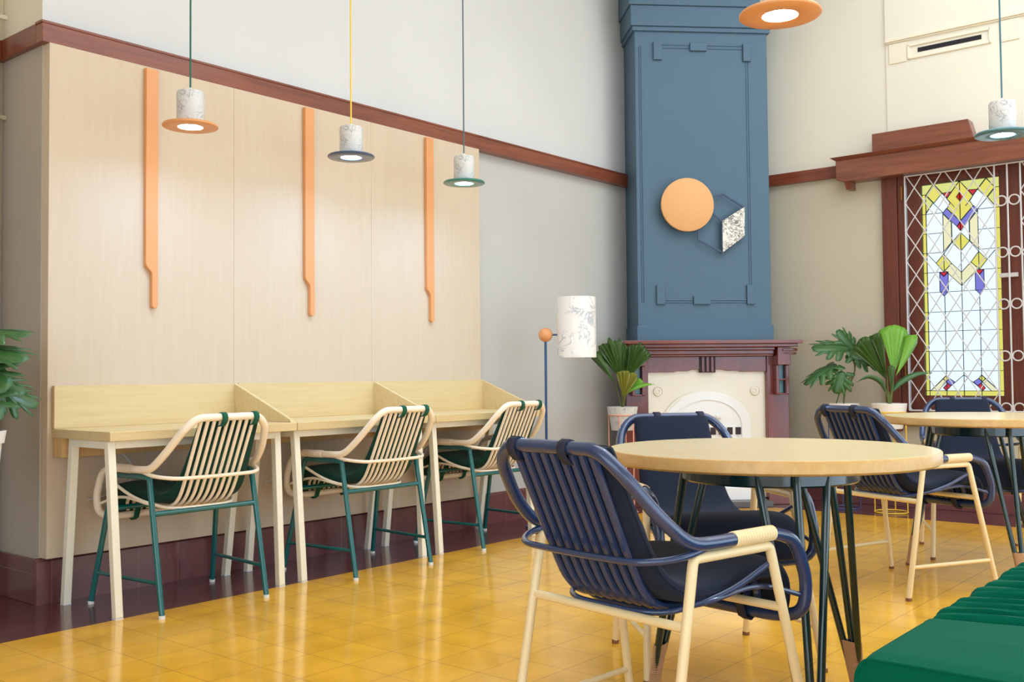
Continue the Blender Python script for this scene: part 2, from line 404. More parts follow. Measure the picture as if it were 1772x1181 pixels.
# conduit in the recess corner
c = empty('wall_conduit', (2.062, 4.875, 0)); tag(c, 'cream painted vertical pipe in the corner at the left edge', 'pipe')
MB().tube([(0, 0, 0), (0, 0, HC)], .017, 14).build('pipe', M['conduit_p'], c)
for z in (2.24, 2.72):
    MB().tube([(0, 0, z-.012), (0, 0, z+.012)], .022, 14).box(-.02, .06, -.004, .012, z-.01, z+.01).build('clip', M['conduit_p'], c)

# ------------------------------------------------------------------ chimney breast and fireplace (diagonal corner)
DIAG = Matrix(((s2, s2, 0, 0), (-s2, s2, 0, 0), (0, 0, 1, 0), (0, 0, 0, 1)))     # local x = along the breast, local y = into the corner
uc = 2.198; uw = .527; SF = 7.65
b = MB(DIAG)
b.box(uc-uw, uc+uw, SF, SF+.95, 1.2, 3.73)
b.box(uc-uw-.012, uc+uw+.012, SF-.014, SF+.95, 1.2, 1.372)
b.box(uc-uw-.035, uc+uw+.035, SF-.035, SF+.95, 3.70, 3.86)
b.box(uc-uw-.02, uc+uw+.02, SF-.02, SF+.95, 3.665, 3.70)
b.box(uc-uw-.05, uc+uw+.05, SF-.05, SF+.95, 3.86, HC)
# raised blocks and mouldings
for (u0, u1, z0, z1) in ((1.815, 1.882, 3.44, 3.58), (2.528, 2.592, 3.44, 3.58), (2.105, 2.24, 3.515, 3.58),
                         (1.815, 1.882, 1.535, 1.685), (2.528, 2.592, 1.535, 1.685), (2.105, 2.24, 1.535, 1.60)):
    b.box(u0, u1, SF-.022, SF+.01, z0, z1)
for (u0, u1, z) in ((1.882, 2.105, 3.565), (2.24, 2.528, 3.565), (1.882, 2.105, 3.54), (2.24, 2.528, 3.54), (1.882, 2.105, 1.553), (2.24, 2.528, 1.553), (1.882, 2.105, 1.57), (2.24, 2.528, 1.57)):
    b.box(u0, u1, SF-.007, SF+.01, z-.006, z+.006)
for u in (1.705, 1.72):
    b.box(u-.004, u+.004, SF-.006, SF+.01, 1.55, 3.55)
for u in (2.555, 2.572):
    b.box(u-.004, u+.004, SF-.006, SF+.01, 1.685, 3.44)
tag(b.build('wall_chimney', M['blue'], smooth=False, bevel=.004), 'slate blue chimney breast across the corner above the fireplace', 'chimney breast', kind='structure')

fp = empty('fireplace', (7.0, 3.95, 0)); tag(fp, 'mahogany fireplace mantel with cream iron insert under the blue chimney', 'fireplace')
fc = 2.178
def fpb(name, m, boxes, bevel=.004, extra=None, smooth=False):
    q = MB(DIAG)
    for bx in boxes: q.box(*bx)
    if extra: extra(q)
    return q.build(name, m, fp, smooth=smooth, bevel=bevel, world=True)
fpb('mantel_shelf', M['mahog'], [(fc-.685, fc+.685, 7.36, 7.66, 1.222, 1.25), (fc-.655, fc+.655, 7.385, 7.66, 1.197, 1.222)])
fpb('cornice_moulding', M['mahog'], [(fc-.5, fc+.5, 7.45, 7.66, 1.175, 1.197), (fc-.5, fc+.5, 7.47, 7.66, 1.145, 1.175), (fc-.5, fc+.5, 7.485, 7.66, 1.13, 1.145)])
for sg in (-1, 1):
    uo = fc+sg*.545
    fpb('pilaster', M['mahog_z'], [(min(fc+sg*.462, fc+sg*.632), max(fc+sg*.462, fc+sg*.632), 7.53, 7.70, .0, 1.197), (min(fc+sg*.455, fc+sg*.64), max(fc+sg*.455, fc+sg*.64), 7.515, 7.70, 0, .2)])
    br = fpb('corbel', M['mahog_z'], [(uo-.045+sg*.01, uo+.055+sg*.01, 7.42, 7.53, 1.06, 1.197), (uo-.045+sg*.01, uo-.022+sg*.01, 7.46, 7.53, .84, 1.06), (uo+.03+sg*.01, uo+.055+sg*.01, 7.46, 7.53, .84, 1.06),
         (uo-.045+sg*.01, uo+.055+sg*.01, 7.46, 7.53, .945, .957), (uo-.045+sg*.01, uo+.055+sg*.01, 7.465, 7.53, .835, .848)])
    fpb('corbel_cap', M['mahog'], [(min(uo, uo+sg*.115), max(uo, uo+sg*.115), 7.41, 7.60, 1.165, 1.185), (min(uo, uo+sg*.11), max(uo, uo+sg*.11), 7.42, 7.60, 1.14, 1.158)])
    fpb('corbel_inlay', M['blue_d'], [(uo-.018+sg*.01, uo+.026+sg*.01, 7.505, 7.528, .957, 1.06), (uo-.018+sg*.01, uo+.026+sg*.01, 7.505, 7.528, .85, .945)], bevel=0)
# frieze with scalloped lower edge
q = MB(DIAG); prof = [(-.462, 1.13), (-.462, 1.012), (-.26, 1.012), (-.24, 1.02), (-.15, 1.02), (-.12, 1.03), (-.06, 1.03), (-.03, 1.015), (.03, 1.015), (.06, 1.03), (.12, 1.03), (.15, 1.02), (.24, 1.02), (.26, 1.012), (.462, 1.012), (.462, 1.13)]
q.prism([(fc+a, 7.545, z) for a, z in prof], (0, .12, 0)); q.build('frieze', M['mahog'], fp, smooth=False, bevel=.003, world=True)
fpb('frieze_backing', M['dark'], [(fc-.062, fc+.062, 7.538, 7.56, 1.008, 1.13)], bevel=0)  # dark flat backing, makes the gaps between the ribs darker
for k in (-1, 0, 1):
    fpb('frieze_rib', M['mahog_z'], [(fc+k*.036-.011, fc+k*.036+.011, 7.528, 7.56, 1.012, 1.13)])
# cream iron insert
q = MB(DIAG); q.box(fc-.462, fc+.462, 7.575, 7.64, .05, 1.04)
q.build('iron_plate', M['enamel'], fp, smooth=False, bevel=.004, world=True)
ac = fc+.0
def arch(r0, r1, zc, k, zb, sx=1.0, n=28):
    out = []
    for rr in (r1, r0):
        pts = [(rr, zb)] + [(rr*math.cos(PI*i/n), zc+rr*k*math.sin(PI*i/n)) for i in range(n+1)] + [(-rr, zb)]
        out.append(pts)
    return out
def arch_band(r0, r1, s0, s1, zc, k, zb):
    q = MB(DIAG); A, B = arch(r0, r1, zc, k, zb)
    rows = []
    for (a, z), (c_, z2) in zip(A, B):
        rows.append([(ac+a, s1, z), (ac+a, s0, z), (ac+c_, s0, z2), (ac+c_, s1, z2)])
    q.grid(rows, closed=True); return q
arch_band(.335, .355, 7.556, 7.58, .60, .78, .05).build('arch_moulding', M['enamel'], fp, world=True)
q = MB(DIAG); A, _ = arch(.3, .337, .60, .78, .05); q.prism([(ac+a, 7.55, z) for a, z in A], (0, .04, 0)); q.build('arch_plate', M['enamel_w'], fp, smooth=False, bevel=.006, world=True)
arch_band(.262, .275, 7.542, 7.56, .60, .76, .05).build('inner_moulding', M['enamel_w'], fp, world=True)
for a in (-.165, 0, .165):
    q = MB(DIAG); q.box(ac+a-.055, ac+a+.055, 7.535, 7.55, .12, .60); q.build('grate_door', M['enamel_w'], fp, smooth=False, bevel=.003, world=True)
for a in (.035, .10, .165, .23, -.10, -.03):
    fpb('grate_slot', M['dark'], [(ac+a-.021, ac+a+.021, 7.531, 7.536, .535, .59)], bevel=0)
for a in (-.378, .378):
    q = MB(DIAG); q.lathe([(1e-6, 0), (.012, 0), (.012, .008), (.020, .008), (.022, .002), (.030, .002), (.032, .008), (.036, .006), (.038, -.004)][::-1], (fc+a, 7.57, .868), 24, axis=(0, -1, 0)); q.build('rosette', M['enamel'], fp, world=True)
fpb('latch', M['enamel_w'], [(ac+.06, ac+.10, 7.52, 7.55, .66, .685)])
fpb('hearth_slab', M['hearth'], [(fc-.5, fc+.44, 7.37, 7.575, 0, .045)])
fpb('hearth_fender', M['enamel_w'], [(fc-.42, fc+.40, 7.47, 7.56, .045, .14)])

# wall ornament on the chimney
orn = empty('wall_ornament', (6.83, 3.75, 2.2)); tag(orn, 'orange disc with a wire hexagon and marbled rhombus on the blue chimney', 'wall art')
def od(x, z, s=SF): return (x, s, z)
k = 1.025
q = MB(DIAG); q.lathe([(1e-6, .012), (.2, .012), (.206, .008), (.206, -.012), (1e-6, -.012)], (2.05, SF-.075, 2.298), 64, axis=(0, -1, 0)); q.build('disc', M['disc'], orn, world=True)
HX = [(2.158, 2.32), (2.338, 2.39), (2.505, 2.287), (2.5, 2.06), (2.328, 1.935), (2.14, 2.032)]
HC2 = (2.328, 2.178)
q = MB(DIAG)
seg = [(HX[0], HX[1]), (HX[1], HX[2]), (HX[3], HX[4]), (HX[4], HX[5]), (HX[5], HX[0]), (HC2, HX[0]), (HC2, HX[2]), (HC2, HX[4]), (HX[2], HX[3])]
for a, c_ in seg: q.bar(od(*a, SF-.045), od(*c_, SF-.045), .012, .012)
for a in (HX[1], HX[4]): q.bar(od(*a, SF-.045), od(*a, SF+.005), .008, .008)
q.build('hexagon_frame', M['navy_d'], orn, smooth=False, world=True)
q = MB(DIAG); q.prism([od(*HC2, SF-.066), od(*HX[2], SF-.066), od(*HX[3], SF-.066), od(*HX[4], SF-.066)], (0, .014, 0)); q.build('marbled_rhombus', M['marble_b'], orn, smooth=False, world=True)
q = MB(DIAG)
q.tube([od(2.05, 2.298, SF-.06), od(2.05, 2.298, SF+.005)], .02, 12); q.build('wall_fixing', M['navy_d'], orn, world=True)

# ------------------------------------------------------------------ peach wall panelling and orange strips
pan = empty('wall_panelling', (2.14, 4.457, .21)); tag(pan, 'peach wooden panelling on the left wall behind the three desks', 'wall panelling')
PX = [2.128, 3.098, 4.055, 5.022]
for i in range(3):
    MB().box(PX[i]+(.0005 if i else 0), PX[i+1]-.0005, 4.457, YL, .207, 2.513).build('panel_board', M['panel'], pan, smooth=False, bevel=.001, world=True)
nm = ['leftmost', 'middle', 'rightmost']
for i, x in enumerate((2.587, 3.546, 4.499)):
    q = MB(); y0, y1 = 4.432, 4.457
    P = [(0, 2.50), (0, 1.552), (.004, 1.54), (.031, 1.512), (.034, 1.50), (.034, 1.35), (.040, 1.341), (.049, 1.338), (.058, 1.341), (.064, 1.35), (.064, 2.50)]
    q.prism([(x+a, y0, z) for a, z in P], (0, y1-y0, 0))
    o = q.build('wall_strip', M['orange'], smooth=False, bevel=.003)
    tag(o, ['tall orange notched strip on the peach panel above the leftmost desk', 'tall orange notched strip on the peach panel above the middle desk', 'tall orange notched strip at the right end of the peach panel'][i], 'wall strip', 'orange strips on the peach panelling')

# ------------------------------------------------------------------ desks
def make_desk():
    r = empty('wall_desk', (0, 0, 0)); W = .963
    MB().box(0, W-.003, -.0, .505, .741, .781).build('desktop', M['pine'], r, smooth=False, bevel=.003)
    MB().box(0, W-.024, .482, .504, .781, .972).build('back_panel', M['pine'], r, smooth=False, bevel=.002)
    MB().prism([(W-.024, .504, .781), (W-.024, .504, .972), (W-.024, .49, .972), (W-.024, .03, .795), (W-.024, .02, .781)], (.020, 0, 0)).build('divider', M['pine'], r, smooth=False, bevel=.001)
    MB().box(.005, W-.03, .42, .50, .655, .741).build('wall_rail', M['pine_y'], r, smooth=False, bevel=.002)
    f = MB(); f.box(.02, W-.06, .055, .087, .706, .741)
    for x in (.02, W-.092): f.box(x, x+.032, .08, .38, .706, .741)
    f.build('frame', M['cream_m'], r, smooth=False, bevel=.002)
    for x, dx in ((.036, .02), (W-.078, -.0)):
        for yt, yf in ((.07, .035), (.37, .48)):
            o = MB().bar((x, yt, .74), (x+dx, yf, .006), .034, .034, up=(0, 1, 0)).build('leg', M['cream_m'], r, smooth=False, bevel=.003)
            MB().box(x+dx-.017, x+dx+.017, yf-.017, yf+.017, 0, .006).build('foot_pad', M['foot_w'], o, smooth=False)
    return r
desk = make_desk()
dl = ['leftmost pale pine wall desk, beside the grey pillar corner', 'middle pale pine wall desk between two low dividers', 'rightmost pale pine wall desk, nearest the floor lamp']
for i in range(3):
    o = desk if i == 0 else copy_tree(desk)
    o.location = (2.147+.963*i, 3.95, 0); tag(o, dl[i], 'desk', 'row of desks along the wall')
# white cables under the desks
for i, x in enumerate((2.36, 3.33, 4.32)):
    q = MB(); q.tube(catmull([(x, 4.40, .70), (x+.12, 4.43, .64), (x+.17, 4.44, .56), (x+.13, 4.445, .50), (x+.02, 4.447, .46), (x-.05, 4.448, .45)], 6), .004, 6)
    tag(q.build('power_cable', M['cable']), ['thin white cable looping under the leftmost desk', 'thin white cable looping under the middle desk', 'thin white cable looping under the rightmost desk'][i], 'cable', 'white cables under the desks')

# ------------------------------------------------------------------ chairs
def slat_path(x):
    P = [(-.343, .825), (-.30, .735), (-.215, .56), (-.17, .485), (-.115, .447), (-.04, .440), (.10, .458), (.20, .470), (.245, .462), (.268, .430), (.262, .395)]
    return catmull([(x, y, z) for y, z in P], 4)
def make_chair(navy, dx):
    r = empty('dining_chair' if navy else 'desk_chair')
    tm = M['navy_t'] if navy else M['cream_t']; fm = M['cream_leg'] if navy else M['teal']
    cm = M['navy_c'] if navy else M['gcush']; sm = M['navy_s'] if navy else M['gstrap']
    for sx in (-1, 1):
        A = (sx*.260, -.255, .008); B = (sx*.256, -.145, .578); C_ = (sx*.264, .135, .578); D_ = (sx*.308, .255, .008)
        q = MB().tube(fillet([A, B, Vector(B).lerp(Vector(C_), .5)], .014, 3), .0125, 12).build('leg', fm, r)
        q2 = MB().tube(fillet([D_, C_, Vector(B).lerp(Vector(C_), .5)], .014, 3), .0125, 12).build('leg', fm, r)
        for o, P in ((q, A), (q2, D_)):
            MB().tube([(P[0], P[1], 0), (P[0], P[1], .014)], .0135, 12).build('foot_cap', M['foot_b'] if navy else M['foot_w'], o)
        a = Vector(A).lerp(Vector(B), .235); d = Vector(D_).lerp(Vector(C_), .235)
        MB().tube([a, d], .0085, 10).build('side_rung', fm, r)
    a = Vector((-.2575, -.172, .425)); MB().tube([a, (-a.x, a.y, a.z)], .0115, 12).build('crossbar', fm, r)
    a = Vector((-.276, .165, .425)); MB().tube([a, (-a.x, a.y, a.z)], .0115, 12).build('crossbar', fm, r)
    # arm loop: back top rail, arms, front drop and front bar in one bent tube
    half = [(0, -.348, .832), (.152, -.348, .832), (.202, -.328, .787), (.243, -.245, .68), (.262, -.165, .612), (.266, -.08, .609), (.268, .14, .609), (.27, .235, .585), (.27, .285, .47), (.262, .278, .39), (.19, .265, .375), (0, .265, .375)]
    rr = [0, .045, .05, .06, .05, .03, .03, .08, .06, .05, .05, 0]
    full = [(-x, y, z) for x, y, z in half[::-1]] + half[1:]
    Rr = rr[::-1] + rr[1:]
    P = fillet(full, Rr, 5)
    MB().tube(P[:-1], .0165, 14, closed=True).build('arm_loop', tm, r)
    s = MB()
    for k_ in range(9):
        s.tube(slat_path(-.130+.0325*k_), .0078 if not navy else .0108, 8)
    sl = s.build('slats', tm, r)
    h = [(-.262, -.10, .600), (-.262, -.19, .585), (-.20, -.262, .575), (0, -.268, .573), (.20, -.262, .575), (.262, -.19, .585), (.262, -.10, .600)]
    MB().tube(fillet(h, .09, 6), .0085, 10).build('back_hoop', tm, r)
    h = [(-.262, .150, .54), (-.225, .02, .47), (-.165, -.13, .438), (-.10, -.165, .436), (.10, -.165, .436), (.165, -.13, .438), (.225, .02, .47), (.262, .150, .54)]
    MB().tube(fillet(h, .08, 5), .0075, 10).build('seat_hoop', tm, r)
    h = [(-.262, .262, .44), (-.24, .12, .485), (-.21, -.05, .455), (-.12, -.10, .428), (.12, -.10, .428), (.21, -.05, .455), (.24, .12, .485), (.262, .262, .44)]
    MB().tube(fillet(h, .08, 5), .0065, 8).build('seat_hoop', tm, r)
    if True:
        for sx in (-1, 1):
            q = MB(); n_ = 15
            for k_ in range(n_):
                y = -.01+.145*k_/(n_-1); q.lathe([(.0168, -.0048), (.0192, -.0025), (.0192, .0025), (.0168, .0048)], (sx*(.2668+.002*k_/n_), y, .609), 14, axis=(0, 1, 0))
            q.build('arm_wrap', M['rope'] if navy else M['cream_t'], r)
    # one-piece cushion
    cp = [(-.306, .832, .278, .034), (-.302, .822, .292, .040), (-.270, .745, .30, .048), (-.19, .575, .325, .052), (-.14, .51, .35, .050), (-.08, .480, .38, .050), (-.01, .475, .40, .052), (.10, .492, .42, .058), (.19, .504, .43, .058), (.25, .496, .43, .054), (.288, .462, .42, .050), (.300, .42, .41, .046), (.300, .385, .40, .036)]
    cc = catmull([(y, z, w_) for y, z, w_, t in cp], 4); tt = catmull([(t, 0, 0) for *_, t in cp], 4)
    rows = []
    for i, (c_, t_) in enumerate(zip(cc, tt)):
        a = cc[max(i-1, 0)]; b_ = cc[min(i+1, len(cc)-1)]; dy, dz = b_[0]-a[0], b_[1]-a[1]; L = math.hypot(dy, dz); ny, nz = -dz/L, dy/L
        w2 = c_[2]/2; t2 = t_[0]/2
        sh = dx*max(0, min(1, (.30-c_[0]-.0)/.6))
        if i == 0 or i == len(cc)-1: w2 *= .96; t2 *= .35
        ring = []
        for j in range(28):
            an = 2*PI*j/28; cx = math.copysign(abs(math.cos(an))**.35, math.cos(an)); cz = math.copysign(abs(math.sin(an))**.6, math.sin(an))
            pf = 1+.10*math.cos(PI*cx/2)
            ring.append((sh+cx*w2, c_[0]+ny*cz*t2*pf, c_[1]+nz*cz*t2*pf))
        rows.append(ring)
    q = MB(); q.grid(rows, closed=True); q.add(rows[0], [list(range(28))]); q.add(rows[-1], [list(range(28))])
    cu = q.build('cushion', cm, r)
    q = MB(); q.tube([Vector(rows[i][0]) for i in range(len(rows))], .003, 6); q.tube([Vector(rows[i][14]) for i in range(len(rows))], .003, 6); q.build('piping', cm, cu)
    for xs in ((-.122, .055) if navy else (-.03, .13)):
        q = MB(); rws = []
        for y_, z_ in ((-.322, .800), (-.328, .834), (-.337, .848), (-.350, .851), (-.363, .844), (-.368, .828), (-.362, .812), (-.345, .795), (-.328, .792)):
            rws.append([(xs-.013, y_, z_), (xs+.013, y_, z_)])
        q.grid(rws); q.build('strap', sm, cu, solid=.004)
    for xs in (-.10, .10):
        q = MB(); rws = []
        for y_, z_ in ((.288, .44), (.292, .39), (.288, .362), (.265, .350), (.243, .362), (.22, .42), (.19, .45)):
            rws.append([(xs-.013, y_, z_), (xs+.013, y_, z_)])
        q.grid(rws); q.build('strap', sm, cu, solid=.004)
    return r

dc = make_chair(False, .035)
cl = ['cream tube armchair with green cushion at the leftmost desk', 'cream tube armchair with green cushion at the middle desk', 'cream tube armchair with green cushion at the rightmost desk']
for i, (x, y, a) in enumerate(((2.583, 4.092, -.8), (3.607, 4.052, -.3), (4.618, 4.102, -1.0))):
    o = dc if i == 0 else copy_tree(dc)
    o.location = (x, y, 0); o.rotation_euler = (0, 0, R(a)); tag(o, cl[i], 'chair', 'cream chairs at the desks')
nc = make_chair(True, .012)
nl = [('navy tube armchair seen from behind, nearest the camera at the front table', 2.226, 1.398, -9.5),
      ('navy tube armchair facing the camera, between front table and fireplace', 3.203, 1.785, -129),
      ('navy tube armchair with its back to us at left of the far table', 4.855, 1.662, -23.5),
      ('navy tube armchair facing us behind the far table, under the stained glass', 5.96, 1.612, 209.5)]
for i, (l, x, y, a) in enumerate(nl):
    o = nc if i == 0 else copy_tree(nc)
    o.location = (x, y, 0); o.rotation_euler = (0, 0, R(a-90)); tag(o, l, 'chair', 'navy chairs around the round tables')

# ------------------------------------------------------------------ round tables
def make_table(angs):
    r = empty('round_table')
    MB().lathe([(.455, .741), (.468, .743), (.4725, .748)], n=96).lathe([(.4725, .748), (.4755, .752), (.4755, .772)], n=96)
    q = MB(); q.lathe([(1e-6, .7395), (.466, .7395), (.4755, .746), (.4755, .7745), (.4735, .7775), (.470, .7785)], n=96); q.build('table_edge', M['edge'], r)
    q = MB(); q.lathe([(1e-6, .7765), (.4705, .7765), (.4705, .7788), (1e-6, .7788)], n=96); q.build('tabletop', M['pine_t'], r)
    q = MB(); q.lathe([(.240, .686), (.252, .686), (.256, .691), (.256, .7395), (.240, .7395), (.240, .686)], n=64)
    for k_ in range(3): 
        a = R(angs[0]+60+120*k_); q.bar((0, 0, .73), (.24*math.cos(a), .24*math.sin(a), .73), .03, .012)
    q.build('apron_ring', M['dgreen'], r)
    for A in angs:
        a = R(A); F = Vector((.382*math.cos(a), .382*math.sin(a), 0)); tn = Vector((-math.sin(a), math.cos(a), 0))
        q = MB()
        for dk, rt in ((-24, .243), (0, .262), (24, .243)):
            t = R(A+dk); q.tube([F+tn*(.010*dk/24)+Vector((0, 0, .012)), Vector((rt*math.cos(t), rt*math.sin(t), .738))], .0112, 12)
        lg = q.build('leg', M['dgreen'], r)
        q = MB(); n_ = 26
        for k_ in range(n_):
            z = .014+.142*k_/(n_-1); f_ = z/.738
            c0 = F.lerp(Vector((.248*math.cos(a), .248*math.sin(a), 0)), f_)
            hw = .0225+(.098-.01)*f_*.95; hd = .0135+.012*f_
            ring = []
            rad = Vector((math.cos(a), math.sin(a), 0))
            for j in range(20):
                an = 2*PI*j/20; ring.append(c0+Vector((0, 0, z))+tn*math.cos(an)*hw*.9+rad*math.sin(an)*hd)
            q.tube(ring, .0032, 5, closed=True)
        for j0 in (0,):
            rows = []
            for z in (.01, .158):
                f_ = z/.738; c0 = F.lerp(Vector((.248*math.cos(a), .248*math.sin(a), 0)), f_); hw = .0225+.0836*f_; hd = .0135+.012*f_
                rows.append([c0+Vector((0, 0, z))+tn*math.cos(2*PI*j/20)*hw*.9+rad*math.sin(2*PI*j/20)*hd for j in range(20)])
            q.grid(rows, closed=True)
        q.build('rope_wrap', M['rope_b'], lg)
        MB().tube([F, F+Vector((0, 0, .014))], .018, 14).build('foot_pad', M['foot_b'], lg)
    return r
t1 = make_table((99, 221, -17)); t1.location = (2.797, 1.343, 0); tag(t1, 'front round pine table with dark green rod legs, nearest the camera', 'table', 'round pine tables')
t2 = copy_tree(t1); t2.location = (5.40, 1.425, 0); t2.rotation_euler = (0, 0, R(-4)); tag(t2, 'far round pine table cut by the right edge of the photo', 'table', 'round pine tables')

# ------------------------------------------------------------------ green bench
bn = empty('bench', (1.94, .75, 0)); tag(bn, 'emerald green upholstered bench in the bottom right corner', 'bench')
X0, X1, Y0, Y1 = 1.945, 4.6, .14, .76
pl = []
xx = 2.34
while xx < 4.5:
    pl.append((xx, .015+.009*rnd.random(), rnd.uniform(-.02, .02), rnd.random()*6)); xx += rnd.choice((.055, .08, .10, .07))
def crease(x, v):
    d = 0
    for (px, dep, sk, ph) in pl:
        c0 = px+sk*v+.006*math.sin(v*9+ph)
        t = (x-c0); wv = .8
        if -.03 < t < .05:
            d -= dep*math.exp(-(t/.008)**2)*1.5*min(1, v*4+.3)
            if t > 0: d += dep*.6*math.exp(-((t-.022)/.014)**2)*min(1, v*4+.3)
    return d
q = MB(); nx = 330; rows = []
zt, zb, rad = .455, .335, .045
prof = []
for k_ in range(7): an = PI/2*k_/6; prof.append((Y1-rad*.7+rad*.7*math.cos(an), zt-rad+rad*math.sin(an), an))
prof = [(Y1-.02, zb, -1), (Y1-.002, zb+.02, -1), (Y1, zb+.05, -1)] + prof
ny = 18
for k_ in range(1, ny): prof.append((Y1-.032-(Y1-Y0-.064)*k_/ny, zt, 9))
for k_ in range(7): an = PI/2*k_/6; prof.append((Y0+rad*.7-rad*.7*math.sin(an), zt-rad+rad*math.cos(an), an))
prof += [(Y0, zb+.05, -1), (Y0+.02, zb, -1)]
for i in range(nx+1):
    x = X0+(X1-X0)*i/nx; e = min(x-X0, .05)/.05; dome = math.sin(PI/2*e)
    row = []
    for j, (y, z, a_) in enumerate(prof):
        v = (Y1-y)/(Y1-Y0); zz = z
        up = (z-zb)/(zt-zb)
        zz = zb+(z-zb)*(1-.05*(1-dome)) + up*(.012*math.sin(PI*v)*min(1, (x-X0)/.2)) + up*crease(x, max(v, .02))
        yy = y + (.004*math.sin(x*47)+.004*math.sin(x*23+1))*(1 if j < 10 and x > 2.3 else 0)
        xxo = x + (.0 if e >= 1 else -.005*math.sin(PI*up)*(1-e))
        row.append((xxo, yy, zz))
    rows.append(row)
q.grid(rows); n_ = len(prof); q.add(rows[0], [list(range(n_))]); q.add(rows[-1], [list(range(n_))])
cu = q.build('seat_cushion', M['gbench'], bn, world=True)
q = MB(); q.tube([(rows[0][j][0]-.001, rows[0][j][1], rows[0][j][2]) for j in range(0, n_)], .003, 6)
q.build('piping', M['gbench'], cu); bpy.data.objects[-1] if False else None
for ch in cu.children: ch.matrix_parent_inverse = Matrix.Identity(4)
MB().box(X0+.04, X1-.02, Y0+.03, Y1-.04, .10, .335).build('base', M['pine_y'], bn, smooth=False, bevel=.004, world=True)
for x in (X0+.1, X1-.1):
    for y in (Y0+.08, Y1-.1):
        MB().box(x-.025, x+.025, y-.025, y+.025, 0, .10).build('leg', M['pine_y'], bn, smooth=False, world=True)

# ------------------------------------------------------------------ pendant lamps
def pendant(x, y, z, disc, cord, label, R_=.122, s=1.0):
    r = empty('pendant_lamp', (x, y, z)); tag(r, label, 'pendant lamp', 'disc pendant lamps')
    MB().tube([(0, 0, .175*s), (0, 0, HC-z-.02)], .0042, 8).build('cord', cord, r)
    MB().lathe([(1e-6, HC-z), (.045, HC-z), (.045, HC-z-.03), (1e-6, HC-z-.03)], n=24).build('ceiling_rose', M['foot_w'], r)
    MB().lathe([(.054, .009), (.058, .009), (.060, .012), (.060, .150*s), (.056, .158*s), (1e-6, .159*s)], n=40).build('lamp_body', M['marble_p'], r)
    MB().lathe([(1e-6, .159*s), (.008, .159*s), (.006, .176*s), (1e-6, .177*s)], n=14).build('cord_grip', M['foot_w'], r)
    MB().lathe([(.054, .030), (.055, -.003), (.057, -.004), (R_-.004, -.004), (R_, -.001), (R_, .004), (R_-.004, .009), (.055, .009)], n=64).build('disc_shade', disc, r)
    MB().lathe([(1e-6, .016), (.0535, .016), (.0535, .022), (1e-6, .022)], n=40).build('light', M['glow'], r)
    return r
pendant(2.55, 4.0, 2.133, M['orange'], M['green_c'], 'pendant lamp with orange disc and green cord above the leftmost desk')
pendant(3.50, 4.0, 2.147, M['navy_d'], M['yellow_c'], 'pendant lamp with navy disc and yellow cord above the middle desk')
pendant(4.372, 4.0, 2.133, M['teal_d'], M['grey_c'], 'pendant lamp with green disc and grey cord above the rightmost desk')
pendant(5.22, 1.27, 2.135, M['blue_d'], M['blue_d'], 'pendant lamp with blue green disc above the far table', .126)
pendant(2.925, 1.342, 2.112, M['orange'], M['grey_c'], 'orange disc pendant lamp cut by the top edge, above the front table', .125)

# ------------------------------------------------------------------ floor lamp
fl_ = empty('floor_lamp', (5.265, 4.10, 0)); tag(fl_, 'floor lamp with blue pole, orange ball and white marbled drum shade', 'floor lamp')
MB().lathe([(1e-6, 0), (.14, 0), (.14, .012), (.012, .016), (1e-6, .016)], n=40).build('base', M['pole'], fl_)
MB().tube([(0, 0, .012), (0, 0, 1.23)], .0085, 12).build('pole', M['pole'], fl_)
MB().sphere((0, 0, 1.265), .047, 32).build('ball', M['orange'], fl_)
d = Vector((.64, -.768, 0))
MB().tube([d*.04+Vector((0, 0, 1.265)), d*.10+Vector((0, 0, 1.265))], .006, 10).build('arm', M['pole'], fl_)
c0 = d*.206
MB().lathe([(.1285, 1.113), (.1285, 1.512), (.1265, 1.512), (.1265, 1.113), (.1285, 1.113)], c0, 64).build('lamp_shade', M['marble_w'], fl_)
MB().tube([c0+d*-.127+Vector((0, 0, 1.265)), c0+Vector((0, 0, 1.265))], .004, 8).tube([c0+Vector((0, 0, 1.22)), c0+Vector((0, 0, 1.32))], .018, 12).build('bulb_holder', M['foot_w'], fl_)

# ------------------------------------------------------------------ plants
def pot(r, rr, h, zt_, m, split=.055, taper=.72):
    MB().lathe([(1e-6, zt_-h), (rr*taper*.97, zt_-h), (rr*taper, zt_-h+.004), (rr*.86, zt_-split-.002), (rr*.93, zt_-split), (rr, zt_-.002), (rr*.985, zt_), (rr*.9, zt_), (rr*.86, zt_-.03), (1e-6, zt_-.03)], n=40).build('pot', m, r)
    MB().lathe([(1e-6, zt_-.028), (rr*.87, zt_-.028), (rr*.87, zt_-.024), (1e-6, zt_-.02)], n=32).build('soil', M['soil'], r)
def stand(r, rr, zt_, m, angs, zb=.006):
    q = MB()
    for z in (zt_, zb):
        q.tube([(rr*math.cos(2*PI*k_/36), rr*math.sin(2*PI*k_/36), z) for k_ in range(36)], .0045, 8, closed=True)
    if zb > .01: q.tube([(rr*.99*math.cos(2*PI*k_/36), rr*.99*math.sin(2*PI*k_/36), .005) for k_ in range(36)], .0045, 8, closed=True)
    for a in angs: q.tube([(rr*math.cos(R(a)), rr*math.sin(R(a)), .004), (rr*math.cos(R(a)), rr*math.sin(R(a)), zt_)], .0042, 8)
    q.build('stand', m, r)

